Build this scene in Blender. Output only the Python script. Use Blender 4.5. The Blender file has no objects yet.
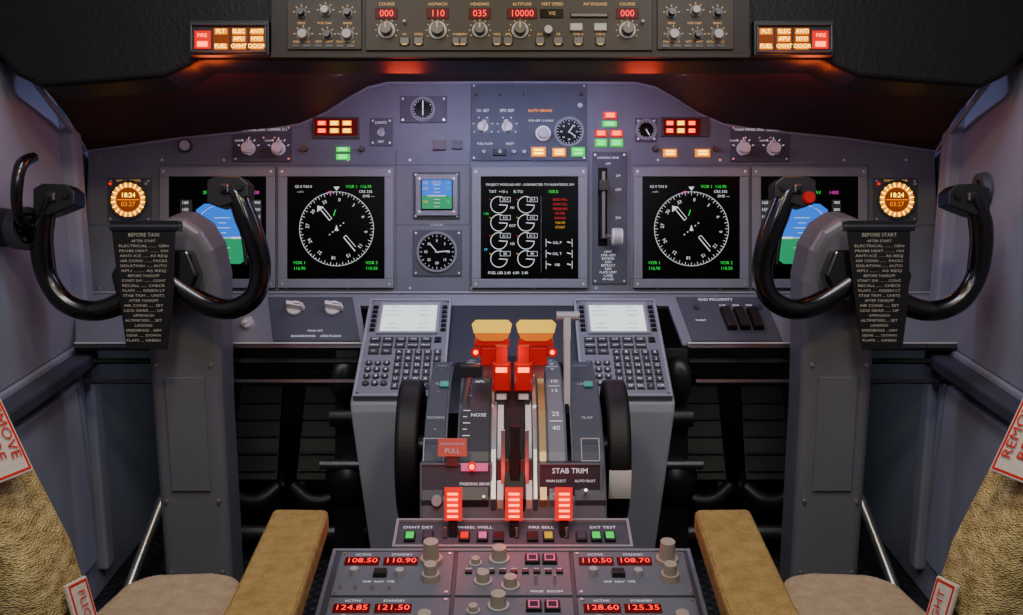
import bpy, math, random
from mathutils import Vector, Matrix
random.seed(3)
TH=math.radians(12.0); FPX=1123.0; H=1.0
CAM=Vector((0,0,H))
XA=Vector((1,0,0)); FA=Vector((0,math.cos(TH),-math.sin(TH))); UA=Vector((0,math.sin(TH),math.cos(TH)))
def wp(px,py,d):
    return CAM+FA*d+XA*((px-511.5)/FPX*d)+UA*((307.5-py)/FPX*d)

# ---------------------------------------------------------------- materials
def mat(name,col,rough=0.5,metal=0.0,noise=0.0,nscale=40,bump=0.0,bscale=200,emis=None,estr=0,spec=0.5,coat=0):
    m=bpy.data.materials.new(name); m.use_nodes=True
    nt=m.node_tree; b=nt.nodes['Principled BSDF']
    b.inputs['Base Color'].default_value=(*col,1); b.inputs['Roughness'].default_value=rough
    b.inputs['Metallic'].default_value=metal; b.inputs['Specular IOR Level'].default_value=spec
    b.inputs['Coat Weight'].default_value=coat
    if emis:
        b.inputs['Emission Color'].default_value=(*emis,1); b.inputs['Emission Strength'].default_value=estr
    tc=nt.nodes.new('ShaderNodeTexCoord')
    if noise>0:
        n=nt.nodes.new('ShaderNodeTexNoise'); n.inputs['Scale'].default_value=nscale; n.inputs['Detail'].default_value=4
        nt.links.new(tc.outputs['Object'],n.inputs['Vector'])
        mx=nt.nodes.new('ShaderNodeMix'); mx.data_type='RGBA'
        mx.inputs[6].default_value=(*[c*(1-noise) for c in col],1); mx.inputs[7].default_value=(*[min(1,c*(1+noise)) for c in col],1)
        nt.links.new(n.outputs['Fac'],mx.inputs[0]); nt.links.new(mx.outputs[2],b.inputs['Base Color'])
    if bump>0:
        n2=nt.nodes.new('ShaderNodeTexNoise'); n2.inputs['Scale'].default_value=bscale; n2.inputs['Detail'].default_value=3
        nt.links.new(tc.outputs['Object'],n2.inputs['Vector'])
        bp=nt.nodes.new('ShaderNodeBump'); bp.inputs['Strength'].default_value=bump; bp.inputs['Distance'].default_value=0.004
        nt.links.new(n2.outputs['Fac'],bp.inputs['Height']); nt.links.new(bp.outputs['Normal'],b.inputs['Normal'])
    return m
def glow(name,col,s,base=(0.02,0.02,0.02)):
    return mat(name,base,0.4,emis=col,estr=s,spec=.15)
M={}
M['panel']=mat('panel_paint',(0.116,0.132,0.170),0.5,noise=0.12,nscale=25,bump=0.08,bscale=600,spec=.35)
M['panel2']=mat('module_paint',(0.058,0.067,0.092),0.5,noise=0.1,bump=0.08,bscale=600,spec=.3)
M['lite']=mat('light_grey_paint',(0.25,0.268,0.32),0.5,noise=0.08,nscale=10,bump=0.05)
M['bezel']=mat('bezel_grey',(0.155,0.172,0.22),0.45,noise=0.05)
M['bezeld']=mat('bezel_dark',(0.03,0.033,0.045),0.4)
M['screen']=mat('screen_glass',(0.0012,0.0012,0.0015),0.25,spec=0.07)
M['black']=mat('black_plastic',(0.010,0.010,0.011),0.4,bump=0.05,bscale=400,spec=.4)
M['gloss']=mat('gloss_black',(0.004,0.004,0.005),0.22,coat=0.3,spec=.45)
M['rubber']=mat('black_rubber',(0.007,0.007,0.008),0.5,spec=.3)
M['leather']=mat('black_padding',(0.005,0.0048,0.005),0.5,noise=0.3,nscale=15,bump=0.2,bscale=150,spec=.2)
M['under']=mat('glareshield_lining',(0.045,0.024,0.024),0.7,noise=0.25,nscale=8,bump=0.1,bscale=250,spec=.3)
M['white']=mat('white_plastic',(0.7,0.7,0.71),0.4)
M['knob']=mat('grey_knob',(0.36,0.37,0.41),0.35,noise=0.05)
M['knobb']=mat('beige_knob',(0.34,0.31,0.26),0.35,noise=0.05)
M['knobd']=mat('dark_knob',(0.035,0.03,0.024),0.35)
M['metal']=mat('brushed_metal',(0.6,0.6,0.62),0.3,metal=0.9,noise=0.1,nscale=60)
M['silver']=mat('silver_trim',(0.45,0.46,0.5),0.35,noise=0.1,nscale=60)  # light grey paint stands in for the silver highlight of metal
M['dmetal']=mat('dark_metal',(0.10,0.10,0.11),0.35,metal=0.8,noise=0.2,nscale=40)
M['brass']=mat('brass_strip',(0.55,0.4,0.18),0.35,metal=0.7)
M['wall']=mat('wall_paint',(0.26,0.278,0.37),0.6,noise=0.08,nscale=5,bump=0.12,bscale=500,spec=.3)
M['wallin']=mat('liner_dark',(0.05,0.055,0.085),0.6,noise=0.1,nscale=6,bump=0.1,bscale=400)
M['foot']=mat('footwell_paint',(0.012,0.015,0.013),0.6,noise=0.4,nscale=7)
M['column']=mat('column_paint',(0.135,0.137,0.155),0.38,noise=0.08,nscale=12,bump=0.06,bscale=500)
M['mcp']=mat('mode_panel_paint',(0.040,0.029,0.015),0.45,noise=0.15,spec=.25)
M['mcpd']=mat('mode_panel_dark',(0.018,0.013,0.007),0.45,noise=0.15,spec=.25)
M['txt']=glow('white_legend',(0.8,0.85,1.0),0.6,(0.5,0.5,0.5))
M['txtd']=glow('dim_legend',(0.75,0.8,1.0),0.25,(0.3,0.3,0.3))
M['txtw']=glow('amber_legend',(1.0,0.5,0.12),0.65,(0.3,0.2,0.1))
M['swhite']=glow('screen_white',(.9,.95,1),0.9)
M['sgreen']=glow('screen_green',(0.0,1,0.08),0.9)
M['scyan']=glow('screen_cyan',(0.05,0.6,1),0.9)
M['smag']=glow('screen_magenta',(1,0.05,0.6),0.8)
M['sred']=glow('screen_red',(1,0.0,0.0),0.7)
M['sblue']=glow('screen_sky',(0.0,0.18,0.95),1.1)
M['sgrnd']=glow('screen_ground',(0.0,0.42,0.16),0.8)
M['syel']=glow('screen_yellow',(1,0.55,0.0),0.8)
M['digit']=glow('red_digit',(1,0.004,0.006),3.2)
M['redl']=glow('red_lamp',(1,0.0,0.0),1.0,(0.2,0,0))
M['redh']=glow('red_lamp_hot',(1,0.10,0.02),6,(0.3,0,0))
M['redd']=glow('red_window',(0.5,0.0,0.0),0.13,(0.02,0,0))
M['amber']=glow('amber_lamp',(1,0.27,0.0),1.5,(0.2,0.06,0))
M['amberh']=glow('amber_lamp_hot',(1,0.54,0.02),6.5,(0.3,0.1,0))
M['amberd']=glow('amber_window',(0.8,0.12,0.0),0.3,(0.03,0.01,0))
M['green']=glow('green_lamp',(0.0,1,0.10),0.85,(0,0.15,0))
M['greenh']=glow('green_lamp_hot',(0.1,1,0.25),2.5,(0,0.15,0))
M['lcd']=glow('lcd_glow',(0.66,0.80,0.76),1.5,(0.3,0.3,0.3))
M['pinkl']=glow('pink_button',(1,0.12,0.38),0.7,(0.2,0.08,0.1))
M['redglow_pl']=mat('red_glow_plastic',(0.38,0.002,0.002),0.28,emis=(1,0.0,0.0),estr=0.16)  # levers: red light and glow put into the colour; yoke button is red itself
M['orange']=mat('orange_grip',(0.75,0.20,0.006),0.35,emis=(1,0.2,0.0),estr=0.2)  # orange grip with a lit glow added through emission
M['cream']=mat('grip_highlight',(0.88,0.66,0.07),0.35,emis=(1,0.66,0.02),estr=0.5)  # highlight on the grip top, painted yellow and made to glow
M['sign']=mat('brake_sign',(0.55,0.12,0.10),0.5)
M['redtx']=mat('red_print',(0.50,0.008,0.008),0.5)
M['tag']=mat('tag_fabric',(0.50,0.46,0.43),0.8,noise=0.08,nscale=60,bump=0.2)
M['pl_blk']=mat('checklist_black',(0.009,0.0085,0.008),0.35,spec=.3)
M['pl_txt']=glow('checklist_print',(0.8,0.76,0.66),0.06,(0.36,0.33,0.26))
M['teal']=mat('teal_mark',(0.03,0.35,0.3),0.4)
def fabric(name,c1,c2,scale,aniso=1.0,rot=0.0):
    m=mat(name,c1,0.95,spec=0.1); nt=m.node_tree; b=nt.nodes['Principled BSDF']
    tc=nt.nodes.new('ShaderNodeTexCoord'); mp=nt.nodes.new('ShaderNodeMapping'); mp.inputs['Rotation'].default_value=(rot,rot,rot); mp.inputs['Scale'].default_value=(1,1,aniso)
    nt.links.new(tc.outputs['Object'],mp.inputs[0])
    v=nt.nodes.new('ShaderNodeTexVoronoi'); v.inputs['Scale'].default_value=scale; v.inputs['Randomness'].default_value=0.6
    n=nt.nodes.new('ShaderNodeTexNoise'); n.inputs['Scale'].default_value=scale*0.15; n.inputs['Detail'].default_value=8
    nt.links.new(mp.outputs[0],v.inputs['Vector']); nt.links.new(mp.outputs[0],n.inputs['Vector'])
    ad=nt.nodes.new('ShaderNodeMath'); ad.operation='MULTIPLY_ADD'; ad.inputs[1].default_value=-0.55
    nt.links.new(v.outputs['Distance'],ad.inputs[0]); nt.links.new(n.outputs['Fac'],ad.inputs[2])
    r=nt.nodes.new('ShaderNodeValToRGB'); r.color_ramp.elements[0].position=0.0; r.color_ramp.elements[1].position=0.55
    r.color_ramp.elements[0].color=(*c2,1); r.color_ramp.elements[1].color=(*c1,1)
    nt.links.new(ad.outputs[0],r.inputs[0]); nt.links.new(r.outputs[0],b.inputs['Base Color'])
    bp=nt.nodes.new('ShaderNodeBump'); bp.inputs['Strength'].default_value=.8; bp.inputs['Distance'].default_value=.003
    nt.links.new(ad.outputs[0],bp.inputs['Height']); nt.links.new(bp.outputs[0],b.inputs['Normal'])
    return m
M['khaki']=fabric('armrest_fabric',(0.40,0.28,0.11),(0.25,0.165,0.06),420)
M['fleece']=fabric('seat_weave',(0.66,0.54,0.28),(0.20,0.15,0.06),300,2.2,.5)
M['cush']=fabric('cushion_fabric',(0.44,0.35,0.235),(0.32,0.25,0.165),420)
def tread():
    m=mat('floor_tread',(0.05,0.053,0.065),0.35,metal=0.5,noise=0.3,nscale=9); nt=m.node_tree; b=nt.nodes['Principled BSDF']
    tc=nt.nodes.new('ShaderNodeTexCoord'); mp=nt.nodes.new('ShaderNodeMapping'); mp.inputs['Rotation'].default_value=(0,0,0.785)
    ck=nt.nodes.new('ShaderNodeTexVoronoi'); ck.inputs['Scale'].default_value=45; ck.inputs['Randomness'].default_value=0.0
    nt.links.new(tc.outputs['Object'],mp.inputs[0]); nt.links.new(mp.outputs[0],ck.inputs['Vector'])
    bp=nt.nodes.new('ShaderNodeBump'); bp.inputs['Distance'].default_value=0.01; bp.invert=True
    nt.links.new(ck.outputs['Distance'],bp.inputs['Height']); nt.links.new(bp.outputs[0],b.inputs['Normal'])
    return m
M['tread']=tread()

# ---------------------------------------------------------------- geometry builder
class Fr:
    def __init__(s,O,ex,ey,n,k): s.O=O;s.ex=ex.normalized();s.ey=ey.normalized();s.n=n.normalized();s.k=k
    def p(s,u,v,h=0): return s.O+(s.ex*u+s.ey*v+s.n*h)*s.k
def PF(d): return Fr(wp(0,0,d),XA,-UA,-FA,d/FPX)
_tc={}
def textgeo(t):
    if t in _tc: return _tc[t]
    cu=bpy.data.curves.new('t','FONT'); cu.body=t; cu.size=1; cu.align_x='CENTER'; cu.align_y='CENTER'; cu.resolution_u=2
    ob=bpy.data.objects.new('t',cu); bpy.context.scene.collection.objects.link(ob)
    bpy.context.view_layer.update()
    me=bpy.data.meshes.new_from_object(ob.evaluated_get(bpy.context.evaluated_depsgraph_get()))
    vs=[v.co.copy() for v in me.vertices]; fs=[tuple(p.vertices) for p in me.polygons]
    bpy.data.objects.remove(ob); bpy.data.meshes.remove(me); bpy.data.curves.remove(cu)
    _tc[t]=(vs,fs); return _tc[t]
class B:
    def __init__(s,bevel=0,seg=2,sub=0): s.v=[];s.f=[];s.m=[];s.s=[];s.mats=[];s.bevel=bevel;s.seg=seg;s.sub=sub
    def mi(s,m):
        mm=M[m]
        if mm not in s.mats: s.mats.append(mm)
        return s.mats.index(mm)
    def add(s,vs,fs,m,sm=False):
        o=len(s.v); s.v+=[Vector(x) for x in vs]; i=s.mi(m)
        for f in fs:
            s.f.append(tuple(a+o for a in f)); s.m.append(i); s.s.append(sm)
    def hexa(s,a,b,m):
        s.add(a+b,[(3,2,1,0),(4,5,6,7),(0,1,5,4),(1,2,6,5),(2,3,7,6),(3,0,4,7)],m)
    def box(s,fr,u0,v0,u1,v1,h0,h1,m,ins=0):
        if u0>u1:u0,u1=u1,u0
        if v0>v1:v0,v1=v1,v0
        a=[fr.p(u0,v1,h0),fr.p(u1,v1,h0),fr.p(u1,v0,h0),fr.p(u0,v0,h0)]
        b=[fr.p(u0+ins,v1-ins,h1),fr.p(u1-ins,v1-ins,h1),fr.p(u1-ins,v0+ins,h1),fr.p(u0+ins,v0+ins,h1)]
        s.hexa(a,b,m)
    def frame(s,fr,u0,v0,u1,v1,w,h0,h1,m):
        s.box(fr,u0,v0,u1,v0+w,h0,h1,m); s.box(fr,u0,v1-w,u1,v1,h0,h1,m)
        s.box(fr,u0,v0+w,u0+w,v1-w,h0,h1,m); s.box(fr,u1-w,v0+w,u1,v1-w,h0,h1,m)
    def poly(s,fr,pts,h0,h1,m):
        n=len(pts); a=[fr.p(x,y,h0) for x,y in pts]; b=[fr.p(x,y,h1) for x,y in pts]
        s.add(a+b,[tuple(range(n))[::-1],tuple(range(n,2*n))]+[(i,(i+1)%n,n+(i+1)%n,n+i) for i in range(n)],m)
    def prism(s,yz,x0,x1,m):
        n=len(yz); a=[Vector((x0,y,z)) for y,z in yz]; b=[Vector((x1,y,z)) for y,z in yz]
        s.add(a+b,[tuple(range(n)),tuple(range(n,2*n))[::-1]]+[(i,(i+1)%n,n+(i+1)%n,n+i) for i in range(n)],m)
    def cyl(s,c0,c1,r0,r1,m,seg=20,sm=True):
        ax=(c1-c0).normalized(); t=Vector((0,0,1)) if abs(ax.z)<0.9 else Vector((1,0,0))
        a=ax.cross(t).normalized(); b=ax.cross(a)
        R=[(a*math.cos(2*math.pi*i/seg)+b*math.sin(2*math.pi*i/seg)) for i in range(seg)]
        v=[c0+r*r0 for r in R]+[c1+r*r1 for r in R]
        s.add(v,[(i,(i+1)%seg,seg+(i+1)%seg,seg+i) for i in range(seg)],m,sm)
        s.add([c1+r*r1 for r in R],[tuple(range(seg))],m); s.add([c0+r*r0 for r in R],[tuple(range(seg))],m)
    def cf(s,fr,u,v,r,h0,h1,m,r2=None,seg=20):
        s.cyl(fr.p(u,v,h0),fr.p(u,v,h1),r*fr.k,(r if r2 is None else r2)*fr.k,m,seg)
    def ring(s,fr,u,v,r0,r1,h0,h1,m,seg=32,a0=0,a1=360,sm=False):
        n=seg; full=(a1-a0)>=360; cnt=n if full else n+1
        vs=[]
        for i in range(cnt):
            a=math.radians(a0+(a1-a0)*i/n); c,d=math.cos(a),math.sin(a)
            vs+=[fr.p(u+r0*c,v+r0*d,h0),fr.p(u+r0*c,v+r0*d,h1),fr.p(u+r1*c,v+r1*d,h1),fr.p(u+r1*c,v+r1*d,h0)]
        fs=[]
        for i in range(n):
            j=(i+1)%cnt
            for k in range(4): fs.append((i*4+k,i*4+(k+1)%4,j*4+(k+1)%4,j*4+k))
        s.add(vs,fs,m,sm)
    def quad(s,fr,u0,v0,u1,v1,h,m): s.add([fr.p(u0,v0,h),fr.p(u1,v0,h),fr.p(u1,v1,h),fr.p(u0,v1,h)],[(0,1,2,3)],m)
    def line(s,fr,u0,v0,u1,v1,w,h,m):
        dx,dy=u1-u0,v1-v0; L=math.hypot(dx,dy) or 1; nx,ny=-dy/L*w/2,dx/L*w/2
        s.add([fr.p(u0+nx,v0+ny,h),fr.p(u1+nx,v1+ny,h),fr.p(u1-nx,v1-ny,h),fr.p(u0-nx,v0-ny,h)],[(0,1,2,3)],m)
    def text(s,fr,u,v,t,size,m,h=0.3,rot=0,sx=1):
        vs,fs=textgeo(t); c,d=math.cos(rot),math.sin(rot)
        s.add([fr.p(u+(x.x*sx*c+x.y*d)*size,v+(x.x*sx*d-x.y*c)*size,h) for x in vs],fs,m)
    def knobp(s,fr,u,v,r,h,m='white',ang=0):
        s.cf(fr,u,v,r,0,h*0.35,m,r*0.95)
        c,d=math.cos(ang),math.sin(ang); w=r*0.38
        def q(a,b,hh): return fr.p(u+a*c-b*d,v+a*d+b*c,hh)
        s.hexa([q(-w,r,h*.35),q(w,r,h*.35),q(w,-r*1.25,h*.35),q(-w,-r*1.25,h*.35)],[q(-w*.7,r*.9,h),q(w*.7,r*.9,h),q(w*.7,-r*1.1,h),q(-w*.7,-r*1.1,h)],m)
        s.line(fr,u,v,u+r*d,v-r*c,r*0.14,h+0.1,'black')
    def toggle(s,fr,u,v,m='metal',L=7,tilt=-3):
        s.cf(fr,u,v,2.2,0,1.5,'dmetal'); s.cyl(fr.p(u,v,1),fr.p(u,v+tilt,L),0.9*fr.k,1.6*fr.k,m,10)
    def tube(s,pts,rad,m,seg=14,n=6,cap=True):
        P=[];R=[]; N=len(pts)
        for i in range(N-1):
            p0=pts[max(i-1,0)];p1=pts[i];p2=pts[i+1];p3=pts[min(i+2,N-1)]
            for j in range(n):
                t=j/n
                P.append(0.5*((2*p1)+(p2-p0)*t+(2*p0-5*p1+4*p2-p3)*t*t+(3*p1-p0-3*p2+p3)*t**3)); R.append(rad[i]*(1-t)+rad[i+1]*t)
        P.append(pts[-1]);R.append(rad[-1])
        T=[(P[min(i+1,len(P)-1)]-P[max(i-1,0)]).normalized() for i in range(len(P))]
        a=T[0].orthogonal().normalized(); vs=[]
        for i,p in enumerate(P):
            a=(a-T[i]*a.dot(T[i])).normalized(); b=T[i].cross(a)
            for k in range(seg):
                an=2*math.pi*k/seg; vs.append(p+(a*math.cos(an)+b*math.sin(an))*R[i])
        fs=[]
        for i in range(len(P)-1):
            for k in range(seg): fs.append((i*seg+k,i*seg+(k+1)%seg,(i+1)*seg+(k+1)%seg,(i+1)*seg+k))
        s.add(vs,fs,m,True)
        for idx,sg in ((0,-1),(len(P)-1,1)):
            ring=vs[idx*seg:(idx+1)*seg]; c=P[idx]+T[idx]*sg*R[idx]*0.5
            mid=[P[idx]+T[idx]*sg*R[idx]*0.38+(x-P[idx])*0.7 for x in ring]
            s.add(ring+mid+[c],[(k,(k+1)%seg,seg+(k+1)%seg,seg+k) for k in range(seg)]+[(seg+k,seg+(k+1)%seg,2*seg) for k in range(seg)],m,True)
    def ball(s,c,rx,ry,rz,m,seg=16,rg=10):
        vs=[];fs=[]
        for i in range(rg+1):
            a=math.pi*i/rg
            for k in range(seg):
                b=2*math.pi*k/seg; vs.append(c+Vector((rx*math.sin(a)*math.cos(b),ry*math.sin(a)*math.sin(b),rz*math.cos(a))))
        for i in range(rg):
            for k in range(seg): fs.append((i*seg+k,i*seg+(k+1)%seg,(i+1)*seg+(k+1)%seg,(i+1)*seg+k))
        s.add(vs,fs,m,True)
import bmesh
class G:
    def __init__(s,name): s.name=name; s.parts=[]
    def part(s,n,bevel=0,seg=2,sub=0):
        b=B(bevel,seg,sub); s.parts.append((n,b)); return b
    def finish(s):
        pts=[v for _,b in s.parts for v in b.v]
        c=Vector([(min(p[i] for p in pts)+max(p[i] for p in pts))/2 for i in range(3)])
        single=len(s.parts)==1
        if not single:
            e=bpy.data.objects.new(s.name,None); e.empty_display_size=0.05; e.location=c; bpy.context.scene.collection.objects.link(e)
        for n,b in s.parts:
            if not b.v: continue
            nm=s.name if single else n
            me=bpy.data.meshes.new(nm); me.from_pydata([v-c for v in b.v],[],b.f)
            for mm in b.mats: me.materials.append(mm)
            me.polygons.foreach_set('material_index',b.m); me.polygons.foreach_set('use_smooth',b.s)
            bm=bmesh.new(); bm.from_mesh(me); bmesh.ops.recalc_face_normals(bm,faces=bm.faces); bm.to_mesh(me); bm.free()
            ob=bpy.data.objects.new(nm,me); bpy.context.scene.collection.objects.link(ob)
            if single: ob.location=c
            else: ob.parent=e
            if b.bevel>0:
                md=ob.modifiers.new('bevel','BEVEL'); md.width=b.bevel; md.segments=b.seg; md.limit_method='ANGLE'; md.angle_limit=math.radians(35)
P=PF(2.1)

# ================================================================ ROOM
WX=0.80
g=G('floor'); b=g.part('f'); b.hexa([Vector((-1.0,0,-.03)),Vector((1.0,0,-.03)),Vector((1.0,3.0,-.03)),Vector((-1.0,3.0,-.03))],[Vector((-1.0,0,0)),Vector((1.0,0,0)),Vector((1.0,3.0,0)),Vector((-1.0,3.0,0))],'tread'); g.finish()
for sd,nm in ((-1,'wall_left'),(1,'wall_right')):
    g=G(nm); b=g.part('panel',0.004)
    X=sd*WX
    def sl(x0,x1,y0,y1,z0,z1,m,bb=b):
        bb.hexa([Vector((x0,y0,z0)),Vector((x1,y0,z0)),Vector((x1,y1,z0)),Vector((x0,y1,z0))],[Vector((x0,y0,z1)),Vector((x1,y0,z1)),Vector((x1,y1,z1)),Vector((x0,y1,z1))],m)
    sl(X,X+sd*.04,0.2,2.75,0,0.50,'wall'); sl(X+sd*.005,X+sd*.04,0.2,2.4,0.5,1.5,'wall')
    b2=g.part('ledge',0.006)
    sl(X-sd*.035,X+sd*.01,1.2,2.02,0.462,0.49,'wallin',b2)
    sl(X-sd*.012,X+sd*.01,1.55,2.0,0.08,0.44,'wall',b2)
    sl(X-sd*.02,X+sd*.01,2.02,2.06,0.05,1.05,'wall',b2)
    b3=g.part('seams'); sl(X-sd*.0005,X,1.5,1.506,0.5,1.2,'wallin',b3)
    for z in (.6,.75,.9): b3.cyl(Vector((X+sd*.006,1.7,z)),Vector((X-sd*.001,1.7,z)),.006,.005,'metal',10)
    g.finish()
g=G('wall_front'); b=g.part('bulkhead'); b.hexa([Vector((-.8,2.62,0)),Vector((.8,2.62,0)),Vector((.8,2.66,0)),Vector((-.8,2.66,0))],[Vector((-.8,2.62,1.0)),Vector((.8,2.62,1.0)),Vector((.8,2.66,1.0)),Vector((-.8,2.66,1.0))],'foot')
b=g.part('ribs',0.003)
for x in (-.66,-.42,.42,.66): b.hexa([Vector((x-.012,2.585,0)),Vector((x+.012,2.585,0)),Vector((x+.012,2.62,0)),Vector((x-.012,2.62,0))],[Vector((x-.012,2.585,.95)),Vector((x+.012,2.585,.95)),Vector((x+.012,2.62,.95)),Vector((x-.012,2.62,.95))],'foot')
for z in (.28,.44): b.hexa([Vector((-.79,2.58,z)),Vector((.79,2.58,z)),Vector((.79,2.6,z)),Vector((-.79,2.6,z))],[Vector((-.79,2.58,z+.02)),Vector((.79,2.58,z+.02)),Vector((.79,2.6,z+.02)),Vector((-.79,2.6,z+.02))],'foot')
g.finish()

# ================================================================ MAIN PANEL
arch=[(88,152),(180,139),(270,130),(300,125),(325,114),(350,98),(368,88),(388,83.5),(512,83),(635,83.5),(655,88),(673,98),(698,114),(723,125),(753,130),(843,139),(935,152)]
g=G('instrument_panel')
b=g.part('main_plate',0.002)
b.poly(P,arch+[(940,294),(83,294)],-8,0,'panel')
b=g.part('edge_rim',0.001)
for i in range(len(arch)-1):
    (x0,y0),(x1,y1)=arch[i],arch[i+1]; b.poly(P,[(x0,y0-2),(x1,y1-2),(x1,y1+1.2),(x0,y0+1.2)],0,1.5,'bezel')
tl=wp(75,293,2.10); bl=wp(75,345,2.035)
ey=(bl-tl); LV=ey.length; k2=2.1/FPX; eyn=ey.normalized(); n2=eyn.cross(XA); n2=-n2 if n2.dot(FA)>0 else n2
S=Fr(wp(0,293,2.10),XA,ey,n2,k2); SH=LV/k2
b=g.part('lower_shelf',0.002)
b.box(S,75,0,358,SH,-6,0,'bezel'); b.box(S,664,0,948,SH,-6,0,'bezel'); b.box(S,356,0,666,SH*.25,-6,0,'bezel')
b.box(S,75,-1,948,1.5,0,2.2,'lite')
bt=g.part('shelf_lip',0.0012)
for x0,x1 in ((75,356),(668,948)):
    bt.box(S,x0,SH-2,x1,SH+5,-3,3,'dmetal'); bt.box(S,x0,SH-1.0,x1,SH+1.2,3,4.2,'silver')
    bt.box(S,x0+2,SH+5,x1-2,SH+10,-20,-16,'foot'); bt.box(S,x0+2,SH+28,x1-2,SH+32,-22,-18,'dmetal')
b=g.part('module_plates',0.0008)
def plate(x0,y0,x1,y1,m='panel2',h=1.5,scr=True):
    b.box(P,x0,y0,x1,y1,0,h,m)
    if scr:
        for x in (x0+3,x1-3):
            for y in (y0+3,y1-3): b.cf(P,x,y,1.1,h,h+.5,'metal',seg=8)
for a in [(233,125,292,162),(730,125,789,162),(370,118,393,146),(400,96,447,123),(471,83,587,161),(592,152,627,284),(108,178,152,222),(873,178,917,222),(413,172,460,219),(413,230,462,276),(635,118,657,142)]: plate(*a)
for a in [(313,117,360,139),(660,117,709,137)]: plate(*a,m='bezeld',h=2,scr=False)
b2=g.part('seams')
for x in (160,275,396,470,589,630,749,868): b2.line(P,x,150 if 300<x<700 else 165,x,292,0.7,0.15,'bezeld')
for l in [(160,165,396,165),(630,165,868,165),(396,165,470,165),(84,225,160,225),(868,225,938,225),(396,225,470,225)]: b2.line(P,*l,0.7,0.15,'bezeld')
for x in list(range(100,930,62)):
    for y in (160,288): b2.cf(P,x,y,1.3,0,.6,'metal',seg=8)
b=g.part('knobs',0.0004)
for x in (249,279,743,773):
    b.cf(P,x,149,7,1.5,4,'white'); b.cf(P,x,149,6,1.5,13,'white',5); b.knobp(P,x,149,7,9,'white',0.15 if x<500 else -.15)
for x in (483,507): b.cf(P,x,127,8,1.5,2.5,'bezeld'); b.knobp(P,x,127,5.5,9,'white',0.3 if x<500 else -.2)
b.cf(P,543,134,8,1.5,6,'white',7.5); b.cf(P,543,134,5.5,6,12,'knob',5)
b.knobp(P,381,133,4,7,'knob',.4)
b.cf(P,186,146,7,0,4,'bezeld'); b.cf(P,186,146,5,4,6,'knob')
for x in (484,500,514,524): b.cf(P,x,152,2.4,0,5,'knob',1.8,12)
for x in (476,500,524,582):
    b.cf(P,x,94,2.2,0,4,'knobd',1.6,12)
b.box(P,493,149,506,156,1.5,4,'black',.6)
b.cf(P,580,106,3,1.5,5,'knob',2.4,12)
for x in (250,264,275,745,759,770): b.cf(P,x,138,1,1.5,3,'metal',seg=8)
for x in (305,362,655,716): b.cf(P,x,149,3,0,5,'knobd',2.4,14)
b.box(S,268,6,352,SH-4,0,1.5,'panel2'); b.box(S,674,6,762,SH-4,0,1.5,'panel2')
for x in (293,331): b.cf(S,x,SH*.32,9,1.5,3,'bezel'); b.knobp(S,x,SH*.32,8,11,'white',math.pi/2+.2)
b.cf(S,245,SH*.62,7,0,5,'knob',6); b.knobp(S,245,SH*.62,5,9,'white',.8)
b.cf(S,214,SH*.4,5,0,4,'knob'); 
for x in (712,725,738): b.box(S,x,SH*.34,x+10,SH*.74,1.5,9,'black',1)
for x in (800,835): b.cf(S,x,SH*.5,5,0,7,'knob',4)
b.cf(S,690,SH*.3,3,1.5,3,'bezeld'); b.cf(S,676+76,SH*.3,3,1.5,3,'bezeld')
t=g.part('legends')
for x,s in ((262,'MAIN PANEL DUs   LOWER DU'),(760,'MAIN PANEL DUs   LOWER DU')): t.text(P,x,130,s,3.7,'txt',1.8)
for x in (249,279,743,773):
    for i in range(5):
        a=math.radians(-70+35*i); t.line(P,x+9*math.sin(a),149-9*math.cos(a),x+11.5*math.sin(a),149-11.5*math.cos(a),.9,1.8,'txt')
    t.text(P,x-10,141,'NORM',2.5,'txt',1.8)
for x,s in ((483,'N1 SET'),(507,'SPD REF')): 
    t.text(P,x,111,s,4,'txt',1.8)
    for i in range(6):
        a=math.radians(-120+48*i); t.cf(P,x+10*math.sin(a),127-10*math.cos(a),.7,1.5,1.9,'txt',seg=6)
t.text(P,540,111,'AUTO BRAKE',4,'amber',1.8); t.text(P,541,121,'RTO OFF 1 2 3 MAX',2.8,'txt',1.8)
t.text(P,485,144,'FUEL FLOW',3,'txt',1.8); t.text(P,510,144,'RESET',3,'txt',1.8)
t.text(P,381,123,'LIGHTS',3.6,'txt',1.8); t.text(P,381,142,'TEST',3,'txt',1.8)
t.text(S,310,SH*.85,'BACKGROUND     AFDS FLOOD',3.4,'txt',1.7); t.text(S,310,SH*.75,'PANEL BRT',3,'txt',1.7)
t.text(S,712,SH*.15,'GND PROXIMITY',4.5,'txt',1.7)
for x,s in ((717,'FLAP'),(730,'GEAR'),(743,'TERR')): t.text(S,x,SH*.26,s,2.8,'txt',1.7)
t.text(S,690,SH*.55,'INHIBIT',3,'txt',1.7)
t.text(P,129,181,'CHR  TIME/DATE',3.2,'txtw',1.8); t.text(P,895,181,'TIME/DATE  CHR',3.2,'txtw',1.8)
t.text(P,608,158,'LANDING GEAR',3,'txt',1.8); t.text(P,608,164,'OFF',3,'txt',1.8)
for i in range(9): t.text(P,608,252+i*3.4,['LIMIT','270K-.82M','EXTEND','235K','RETRACT','320K','FLAPS LIMIT','1-250K','40-162K'][i],3.3,'txt',1.8)
for i in range(4):
    t.text(P,618,176+i*14,['UP','OFF','','DN'][i],3.4,'txt',1.8)
t.text(P,437,225,'STANDBY',3,'txtd',.4); t.text(P,423,99.5,'FLAPS',2.8,'txtd',1.8)
b=g.part('gauges',0.0003)
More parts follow.
